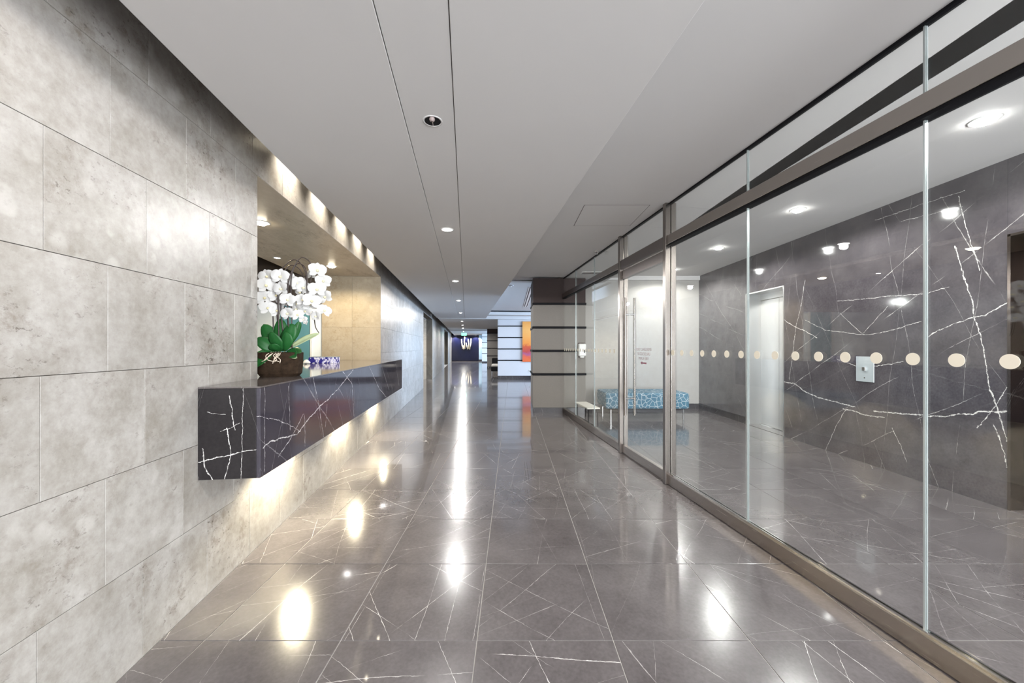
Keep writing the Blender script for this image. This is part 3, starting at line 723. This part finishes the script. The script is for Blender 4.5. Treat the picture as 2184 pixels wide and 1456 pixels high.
# ------------------------------------------------------------------ ceiling fittings
t = thing('gimbal_downlight', 'black recessed gimbal downlight in the corridor ceiling strip', 'downlight', (-.165, 1.945, PZ+.003))
def shifted(mb, p): mb.v = [(x+p[0], y+p[1], z+p[2]) for x, y, z in mb.v]; return mb
gpz = (-.165, 1.945, PZ+.003)
part('trim_ring', shifted(MB().lathe([(.040, .004), (.040, -.002), (.046, -.003), (.049, 0), (.049, .004)], 32), gpz), 'ceil', t, smooth=True)
part('cavity', shifted(MB().lathe([(.0005, -.001), (.040, -.0012)], 24), gpz), 'black', t)
part('gimbal_eye', shifted(MB().lathe([(.004, -.020), (.011, -.017), (.014, -.010), (.012, -.002), (.008, 0)], 20), (gpz[0], gpz[1]-.030, gpz[2])), simple('taupe_gimbal', (.30, .24, .23), .4), t, smooth=True)
part('bridge', shifted(MB().box(-.002, .002, -.03, .03, -.006, -.001), gpz), 'chrome', t)
t = thing('ceiling_access_panel', 'flush square access panel outlined in the grey side ceiling', 'access panel', (1.0, 3.9, SZ), 'w')
fr = MB()
for a_ in ((.70, 1.34, 3.735, 3.741), (.70, 1.34, 4.375, 4.381), (.70, .706, 3.735, 4.381), (1.334, 1.34, 3.735, 4.381)): fr.box(a_[0], a_[1], a_[2], a_[3], SZ-.0015, SZ+.002)
part('frame_gap', fr, simple('panel_gap', (.16, .14, .14), .8), t)
part('panel', MB().box(.706, 1.334, 3.741, 4.375, SZ-.002, SZ+.002), 'ceil', t)
t = thing('slot_diffuser', 'long twin slot air diffuser in the bright lounge ceiling', 'vent', (.45, 11.0, 2.74), 'w')
for x in (.42, .50): part('slot', MB().box(x, x+.03, 9.2, 13.6, 2.735, 2.742), 'fabric_dark', t)
part('frame', MB().box(.40, .42, 9.15, 13.65, 2.733, 2.742).box(.53, .55, 9.15, 13.65, 2.733, 2.742).box(.45, .50, 9.15, 13.65, 2.733, 2.742), 'trim', t)
t = thing('lobby_air_grille', 'slim slotted air grille in the lobby ceiling above the dispenser', 'vent', (1.6, 7.2, SZ), 'w')
part('frame', MB().box(1.28, 1.86, 7.05, 7.25, SZ-.006, SZ+.002), 'trim', t)
for k in range(4): part('slat', MB().box(1.30, 1.84, 7.07+k*.045, 7.09+k*.045, SZ-.009, SZ-.005), 'fabric_dark', t)
for (x, y, r, lab) in ((-.02, 8.9, .06, 'white disc smoke detector on the lounge ceiling by the corridor edge'), (-.52, 12.2, .04, 'small sprinkler rosette on the lounge ceiling further along')):
    t = thing('smoke_detector' if r > .05 else 'sprinkler_head', lab, 'detector' if r > .05 else 'sprinkler', (x, y, 2.74), 'w')
    part('base', shifted(MB().lathe([(r, 0), (r, -.012), (r*.7, -.022), (.001, -.024)], 24), (x, y, 2.74)), simple('grey_plastic', (.35, .34, .36), .5), t, smooth=True)
    part('sensor', shifted(MB().lathe([(r*.35, -.022), (r*.3, -.034), (.001, -.036)], 16), (x, y, 2.74)), 'trim', t, smooth=True)
t = thing('sprinkler_head', 'chrome sprinkler head on the side ceiling close to the glass channel', 'sprinkler', (1.22, 5.55, SZ), 'w')
part('escutcheon', shifted(MB().lathe([(.035, 0), (.033, -.006), (.012, -.010), (.008, -.030), (.001, -.031)], 20), (1.22, 5.55, SZ)), 'chrome', t, smooth=True)
part('deflector', shifted(MB().lathe([(.001, -.034), (.018, -.036), (.018, -.039), (.001, -.040)], 16), (1.22, 5.55, SZ)), 'chrome', t)

# exit sign, far away
t = thing('exit_sign', 'small lit green exit sign hanging from the far corridor ceiling', 'exit sign', (-.16, 28.9, PZ))
part('housing', MB().box(-.36, .04, 28.88, 28.93, 2.17, 2.37), 'trim', t)
part('lit_face', MB().box(-.345, .025, 28.872, 28.881, 2.185, 2.355), 'green_lit', t)
part('stem', MB().box(-.17, -.15, 28.895, 28.915, 2.37, PZ), 'steel', t)
me = text_mesh('EXIT', .13); me.transform(Matrix.Rotation(math.pi/2, 4, 'X')); me.materials.clear()
put('lettering', me, 'trim', t, 'c', loc=(0, 28.868-28.9, 2.27-PZ))

# sculpture of pale sticks on the far wall
M['gold'] = simple('pale_gold_branch', (.78, .68, .50), .45, var=.15, scale=6)
sc_ = thing('branch_sculpture', 'pale gold upright branch sculpture on the dark navy end wall', 'sculpture', (-4.35, 36.0, 1.0), 'w')
for pts, r in (([(-4.72, 2.05), (-4.68, 1.6), (-4.60, 1.15)], .045), ([(-4.42, 2.3), (-4.46, 1.8), (-4.40, 1.15)], .05), ([(-4.30, 1.72), (-4.22, 1.4), (-4.14, 1.1)], .035),
               ([(-4.10, 2.05), (-4.05, 1.7), (-4.06, 1.15)], .04), ([(-3.82, 2.1), (-3.86, 1.6), (-3.95, 1.1)], .045), ([(-4.62, 1.45), (-4.52, 1.3), (-4.50, 1.1)], .06)):
    part('branch', MB().tube([(x, 36.0, z) for x, z in pts], r, 8), 'gold', sc_, smooth=True)
part('mount', MB().box(-4.66, -3.92, 36.0, 36.05, 1.2, 1.24), 'black', sc_)

# painting
def painting_mat():
    m, nt, b = new_mat('orange_abstract_paint'); co = objco(nt)
    sp = nt.nodes.new('ShaderNodeSeparateXYZ'); link(nt, vmath(nt, 'ADD', co, vmath(nt, 'SCALE', vmath(nt, 'SUBTRACT', noise(nt, co, 4, 5, .7, 'Color'), (.5,)*3), scale=.35)), sp.inputs[0])
    r = nt.nodes.new('ShaderNodeValToRGB'); link(nt, mrange(nt, sp.outputs[2], 0, 1.62), r.inputs[0])
    e = r.color_ramp.elements; e[0].position = 0; e[0].color = (.80, .16, .03, 1); e[1].position = 1; e[1].color = (.85, .36, .08, 1)
    for p, c in ((.13, (.72, .12, .06, 1)), (.19, (.40, .10, .22, 1)), (.26, (.50, .06, .05, 1)), (.40, (.62, .10, .03, 1)), (.46, (.85, .30, .05, 1)), (.8, (.90, .45, .12, 1))):
        x = e.new(p); x.color = c
    link(nt, r.outputs[0], b.inputs['Base Color']); b.inputs['Roughness'].default_value = .5
    return m
t = thing('orange_painting', 'tall orange and red abstract painting on the white striped wall', 'painting', (1.3, 15.8, .71), 'w')
part('canvas', MB().box(.43, 2.6, 15.775, 15.80, .71, 2.36), painting_mat(), t)
part('stretcher_frame', MB().box(.44, 2.59, 15.80, 15.83, .72, 2.35), 'black', t)
t = thing('wall_outlet', 'white wall outlet plate low on the white striped wall', 'outlet', (.72, 15.84, .32), 'w')
part('plate', MB().box(.68, .76, 15.835, 15.846, .26, .38), 'trim', t, bevel=.003)
for z in (.29, .33): part('socket', MB().box(.70, .74, 15.832, 15.836, z, z+.025), 'fabric', t)

# far seat between the second column and the white wall
t = thing('lounge_chair', 'black lounge chair with a white seat cushion before the taupe column', 'chair', (-.72, 18.6, 0), 'w')
part('seat_shell', MB().box(-1.0, -.45, 18.3, 18.9, .16, .38), 'black', t, bevel=.03)
part('cushion', MB().box(-.98, -.47, 18.32, 18.88, .38, .50), simple('white_cushion', (.75, .72, .66), .8), t, bevel=.04)
part('backrest', MB().box(-.98, -.40, 18.84, 18.95, .38, .78), 'black', t, bevel=.03)
for x in (-.96, -.5):
    for y in (18.34, 18.86): part('leg', MB().cyl((x, y, 0), (x, y, .17), .015, 8), 'chrome', t)

# ------------------------------------------------------------------ elevator lobby objects
t = thing('elevator_call_panel', 'pale steel elevator call panel with square button on dark marble', 'call panel', (EX, 4.365, .92), 'w')
part('plate', MB().box(EX-.006, EX, 4.255, 4.475, .92, 1.205), simple('pale_blue_steel', (.52, .57, .60), .35, metal=.3), t, bevel=.002)
part('button', MB().box(EX-.022, EX-.006, 4.345, 4.385, 1.045, 1.085), 'chrome', t, bevel=.003)
part('keyhole', MB().cyl((EX-.009, 4.365, .965), (EX-.005, 4.365, .965), .008, 14), 'chrome', t)

def crackle():
    m, nt, b = new_mat('teal_crackle_fabric'); co = objco(nt)
    d = mrange(nt, voro(nt, vmath(nt, 'ADD', co, vmath(nt, 'SCALE', noise(nt, co, 6, 2, .5, 'Color'), scale=.04)), 12), .02, .05, 1, 0)
    base = mixc(nt, noise(nt, co, 2), (.018, .075, .13, 1), (.05, .17, .25, 1))
    link(nt, mixc(nt, d, base, (.42, .47, .49, 1)), b.inputs['Base Color']); b.inputs['Roughness'].default_value = .8
    return m
t = thing('upholstered_bench', 'teal bench with white crackle pattern against the cream lobby wall', 'bench', (2.45, 7.3, 0), 'w')
part('upholstery', MB().box(1.70, 3.22, 6.98, 7.72, .19, .48), crackle(), t, bevel=.035)
part('base_frame', MB().box(1.76, 3.16, 7.04, 7.66, .165, .192), 'black', t)
for x in (1.80, 3.12):
    for y in (7.02, 7.66): part('leg', MB().cyl((x, y, 0), (x, y, .18), .014, 12), 'chrome', t)

t = thing('sanitizer_dispenser', 'white wall mounted dispenser on the striped column inside the glass', 'dispenser', (1.385, 7.64, 1.10), 'w')
part('body', MB().box(1.31, 1.46, 7.57, 7.686, 1.13, 1.38), simple('white_plastic', (.78, .78, .76), .35), t, bevel=.025)
part('window', MB().box(1.415, 1.435, 7.566, 7.572, 1.20, 1.26), 'black', t)
part('nozzle', MB().box(1.345, 1.425, 7.58, 7.66, 1.10, 1.135), 'trim', t, bevel=.008)
part('back_plate', MB().box(1.32, 1.45, 7.684, 7.70, 1.10, 1.40), 'fabric_dark', t)
t = thing('low_side_table', 'low white topped side table between glass and striped column', 'table', (2.14, 6.7, 0))
part('table_top', MB().box(2.03, 2.25, 6.3, 7.05, .265, .285), simple('white_laminate', (.80, .77, .70), .4), t)
for x, y in ((2.06, 6.34), (2.22, 6.34), (2.06, 7.01), (2.22, 7.01)): part('leg', MB().cyl((x, y, 0), (x, y, .265), .012, 10), 'black', t)
tag(solo('floor_mat', MB().box(1.75, 2.6, 7.75, 8.2, 0, .008), simple('charcoal_mat', (.05, .047, .047), .9), 'w', (2.2, 8.0, 0)), 'thin charcoal mat on the floor behind the bench', 'mat')

# patterned box on the desk behind the counter
def bluewhite():
    m, nt, b = new_mat('blue_white_print'); co = objco(nt)
    f = mrange(nt, noise(nt, co, 22, 2), .46, .54); f2 = mrange(nt, noise(nt, co, 60, 2), .5, .56)
    link(nt, mixc(nt, f, (.015, .012, .22, 1), mixc(nt, f2, (.75, .76, .88, 1), (.30, .30, .62, 1))), b.inputs['Base Color']); return m
t = thing('patterned_box', 'blue and white patterned tissue box on the marble counter top', 'box', (-1.80, 5.2, CZ1))
part('box_body', MB().box(-1.97, -1.63, 5.12, 5.24, CZ1, CZ1+.075), bluewhite(), t, bevel=.003)
part('box_lid', MB().box(-1.972, -1.628, 5.118, 5.242, CZ1+.075, CZ1+.082), simple('slate_lid', (.18, .22, .26), .5), t)
t = thing('crumpled_tissue', 'small crumpled white tissue lying beside the patterned box', 'tissue', (-2.0, 4.95, CZ1))
rnd = random.Random(3); tm = MB()
prof = [(.002, .0), (.03, .004), (.036, .018), (.026, .034), (.012, .05), (.002, .052)]
tm.lathe(prof, 12); tm.v = [(-1.93+x*(1+rnd.uniform(-.3, .5)), 4.95+y*(1+rnd.uniform(-.3, .5)), CZ1+z) for x, y, z in tm.v]
part('tissue_sheet', tm, 'trim', t)

# ------------------------------------------------------------------ orchid
def leaf_mat(name, lo, hi):
    return simple(name, tuple((a+b)/2 for a, b in zip(lo, hi)), .42, var=.45, scale=9, spec=.25)
M['leaf'] = leaf_mat('dark_green_leaf', (.008, .055, .012), (.02, .12, .03))
M['leaf2'] = leaf_mat('pale_green_leaf', (.25, .32, .16), (.45, .50, .32))
M['petal'] = simple('white_petal', (.52, .515, .51), .55, var=.03, scale=20)
M['lip'] = simple('yellow_white_lip', (.80, .72, .45), .5, var=.2, scale=40)
M['stem'] = simple('dark_orchid_stem', (.035, .022, .02), .45)
M['root'] = simple('pale_aerial_root', (.62, .52, .42), .7)
M['bark'] = simple('dark_bark_pot', (.030, .019, .012), .95, var=.9, scale=38, bmp=1.0, spec=.1)
for k in ('petal',):
    M[k].node_tree.nodes['Principled BSDF'].inputs['Subsurface Weight'].default_value = 0
OO = (-1.30, 2.90, CZ1)
orc = thing('potted_orchid', 'white phalaenopsis orchid arching from a dark bark pot on the counter', 'plant', OO)
def OP(cx, cy, dy=0.0): return (OO[0]+(cx-468)*.000636, OO[1]+dy, CZ1+(1368-cy)*.000636)
pm = MB(); ring = []
for (w, d, z) in ((.118, .072, 0), (.134, .080, .02), (.140, .085, .10), (.143, .087, .165), (.135, .080, .168), (.130, .076, .13)):
    row = []
    for j in range(28):
        th = 2*math.pi*j/28; cc, ss = math.cos(th), math.sin(th); e = .55
        row.append((OO[0]-.005+w*math.copysign(abs(cc)**e, cc)*(1+random.uniform(-.015, .015)), OO[1]+d*math.copysign(abs(ss)**e, ss), CZ1+z))
    ring.append(row)
o0 = 0
for row in ring: pm.v += row
for i in range(len(ring)-1):
    for j in range(28): q = (j+1) % 28; pm.f.append((i*28+j, i*28+q, (i+1)*28+q, (i+1)*28+j))
pm.f.append(tuple(reversed(range(28)))); pm.f.append(tuple(range(5*28, 6*28)))
part('pot', pm, 'bark', orc)
part('moss', MB().box(OO[0]-.125, OO[0]+.115, OO[1]-.06, OO[1]+.06, CZ1+.12, CZ1+.145), 'bark', orc)
def bez(pts, n):
    P4 = [Vector(p) for p in pts]; out = []
    for i in range(n+1):
        t = i/n; out.append(P4[0]*(1-t)**3 + P4[1]*3*t*(1-t)**2 + P4[2]*3*t*t*(1-t) + P4[3]*t**3)
    return out
def leaf(base, mid, tip, width, side, mat='leaf', fold=.25):
    b, m_, t_ = Vector(base), Vector(mid), Vector(tip)
    line = bez([b, b*.4+m_*.6, m_*.6+t_*.4, t_], 12); side = Vector(side).normalized()
    mb = MB(); K = 6
    for i, p in enumerate(line):
        t = i/12; w = width*(math.sin(math.pi*min(1, .10+t*.90))**.55)*(1 if t < .97 else .45)*(.45+.55*min(1, t*2.4))
        tan = (line[min(i+1, 12)]-line[max(i-1, 0)]).normalized(); nrm = tan.cross(side).normalized()
        for k in range(K+1):
            x = (k/K-.5)*2
            mb.v.append(tuple(p + side*x*w + nrm*(-fold*w*(1-abs(x))**1.3 + .0)))
    for i in range(12):
        for k in range(K): a_ = i*(K+1)+k; mb.f.append((a_, a_+1, a_+K+2, a_+K+1))
    o = part('leaf', mb, mat, orc, smooth=True)
    md = o.modifiers.new('thick', 'SOLIDIFY'); md.thickness = .0022
base = OP(478, 1100)
X1, Y1 = (1, 0, 0), (0, 1, 0)
for (cb, cm, ct, dy, w, side, mat) in (
    ((470, 1090), (450, 900), (435, 725), .04, .052, (1, .15, 0), 'leaf'),
    ((500, 1090), (560, 900), (590, 785), -.02, .062, (1, -.2, .1), 'leaf'),
    ((520, 1080), (610, 880), (640, 750), .03, .035, (.8, .4, .2), 'leaf'),
    ((480, 1090), (440, 990), (400, 880), -.06, .050, (.9, -.3, .25), 'leaf'),
    ((540, 1070), (680, 960), (890, 898), -.03, .030, (.1, .5, .9), 'leaf2'),
    ((560, 1090), (640, 1060), (715, 1110), -.05, .036, (.2, .8, .6), 'leaf'),
    ((540, 1110), (600, 1110), (690, 1165), -.08, .028, (.2, .5, .9), 'leaf2'),
    ((430, 1090), (340, 900), (270, 790), .02, .050, (.8, .3, .4), 'leaf'),
    ((430, 1090), (340, 1000), (240, 960), -.05, .048, (.3, .4, .9), 'leaf'),
    ((430, 1100), (370, 1090), (300, 1270), -.115, .050, (.95, -.2, .1), 'leaf'),
    ((420, 1090), (300, 1040), (235, 1150), -.06, .045, (.6, .4, .6), 'leaf'),
    ((450, 1090), (350, 960), (330, 900), .06, .042, (.9, .3, .2), 'leaf2'),
    ((500, 1100), (560, 1000), (630, 960), .05, .04, (.6, .7, .5), 'leaf2'),
    ((470, 1100), (430, 1060), (440, 1010), -.09, .045, (.95, -.2, .2), 'leaf'),
    ((440, 1110), (360, 1120), (320, 1250), -.10, .046, (.9, -.3, .1), 'leaf'),
    ((400, 1100), (300, 1080), (250, 1230), -.085, .040, (.8, .1, .3), 'leaf'),
    ((540, 1100), (620, 1090), (690, 1150), -.09, .038, (.3, .5, .8), 'leaf'),
    ((520, 1090), (570, 1000), (560, 880), -.06, .05, (.95, -.25, .1), 'leaf')):
    leaf(OP(*cb, dy*.2), OP(*cm, dy*.7), OP(*ct, dy), w, side, mat)
stems = [[(600, 1060), (560, 760), (560, 330), (680, 60), (800, 130), (790, 330)],
         [(575, 1060), (585, 700), (580, 300), (640, 120), (740, 190), (745, 480)],
         [(445, 1060), (440, 700), (440, 260), (600, 70), (720, 200), (740, 470)],
         [(500, 1060), (455, 640), (460, 300), (540, 140), (640, 160), (720, 290)],
         [(370, 1050), (365, 700), (350, 330), (440, 260), (530, 330), (560, 560)],
         [(425, 1060), (390, 640), (300, 430), (250, 300), (230, 330), (240, 470)],
         [(510, 1060), (490, 640), (360, 520), (380, 290), (560, 330), (690, 480)],
         [(760, 640), (780, 720), (790, 790), (800, 830), (830, 880), (835, 885)]]
def catmull(ps, n=6):
    ps = [Vector(p) for p in ps]; ps = [ps[0]*2-ps[1]] + ps + [ps[-1]*2-ps[-2]]; out = []
    for i in range(1, len(ps)-2):
        for k in range(n):
            t = k/n; p0, p1, p2, p3 = ps[i-1:i+3]
            out.append(.5*((2*p1)+(p2-p0)*t+(2*p0-5*p1+4*p2-p3)*t*t+(3*p1-p0-3*p2+p3)*t**3))
    return out + [ps[-2]]
for i, s_ in enumerate(stems):
    pts = catmull([OP(x, y, -.02+.012*i) for x, y in s_])
    part('flower_stem', MB().tube(pts, [.0052-.0026*k/len(pts) for k in range(len(pts))], 7), 'stem', orc, smooth=True)
# flower mesh: three sepals and two broad petals, lip as its own part
def petal(mb, ang, ln, wd, bend):
    n, k = 6, 4; o = len(mb.v)
    ca, sa = math.cos(ang), math.sin(ang)
    for i in range(n+1):
        t = i/n; w = wd*(math.sin(math.pi*min(1, .08+.92*t))**.6 if t < 1 else .12)
        for j in range(k+1):
            x = (j/k-.5)*2*w; y = .004+ln*t; z = bend*math.sin(t*2.4)-.12*abs(x)**1.2
            mb.v.append((x*ca-y*sa, z, x*sa+y*ca))
    for i in range(n):
        for j in range(k): a_ = o+i*(k+1)+j; mb.f.append((a_, a_+1, a_+k+2, a_+k+1))
fm = MB()
for d_ in (0, 125, -125): petal(fm, math.radians(d_), .050, .019, -.008)
fm2 = MB()
for d_ in (66, -66): petal(fm2, math.radians(d_), .056, .032, -.012)
fm.v = [(x, y+.003, z) for x, y, z in fm.v]; fm.add(fm2.v, fm2.f)
flower_me = fm.mesh('flower'); flower_me.materials.append(M['petal'])
lm = MB().lathe([(.001, .020), (.006, .017), (.009, .008), (.006, 0)], 10); lm.add([(x*.6, y*.5, z*.6-.012) for x, y, z in lm.v], lm.f[:])
lm.v = [(x, -z*.9, y) for x, y, z in lm.v]
lip_me = lm.mesh('flower_lip'); lip_me.materials.append(M['lip'])
for me_ in (flower_me, lip_me):
    for p in me_.polygons: p.use_smooth = True
fl = [(850,190,0,1.1),(900,300,.03,1),(860,410,-.02,1.1),(920,480,.03,1),(810,540,-.03,1.1),(925,640,.0,.9),(850,705,-.02,.75),(770,215,.05,.9),(790,430,.05,1),(740,560,.05,1),
      (470,270,-.01,1.1),(400,260,.05,1),(530,290,.05,1),(500,410,-.04,1.0),(620,330,.04,1),(690,380,.03,1),(640,420,.06,1),(560,530,-.03,1),(490,540,.02,1),(620,560,.04,1),(680,520,.02,.9),
      (560,680,-.03,.9),(640,690,.0,.8),(690,740,.02,.55),(715,770,.02,.4),(300,260,.03,1),(310,370,.0,1.1),(280,500,.02,1.1),(330,620,.0,1),(400,640,.03,.9),(390,470,.04,1),(420,570,.05,1),(350,440,.06,1),(260,420,.05,1),
      (690,640,.05,.8),(600,620,.05,.9)]
rf = random.Random(11)
OL = INFO[orc.name][1]
for (cx, cy, dy, s_) in fl:
    p = OP(cx, cy, dy)
    o = put('flower', flower_me, None, orc, 'c', loc=(p[0]-OL[0], p[1]-OL[1], p[2]-OL[2])); o.scale = (s_, s_, s_)
    o.rotation_euler = (rf.uniform(-.3, .25), rf.uniform(-.35, .35), rf.uniform(-.6, .7))
    l_ = put('flower_lip', lip_me, None, o, 'c')
for k in range(7):
    x0 = 420+rf.uniform(0, 110); pts = [OP(x0, 1100, -.07), OP(x0-20+rf.uniform(-30, 30), 1135, -.10), OP(x0-30+rf.uniform(-40, 40), 1180, -.10), OP(x0-40+rf.uniform(-50, 50), 1215+rf.uniform(-20, 20), -.094)]
    part('aerial_root', MB().tube(catmull(pts, 4), .0028, 6), 'root', orc, smooth=True)
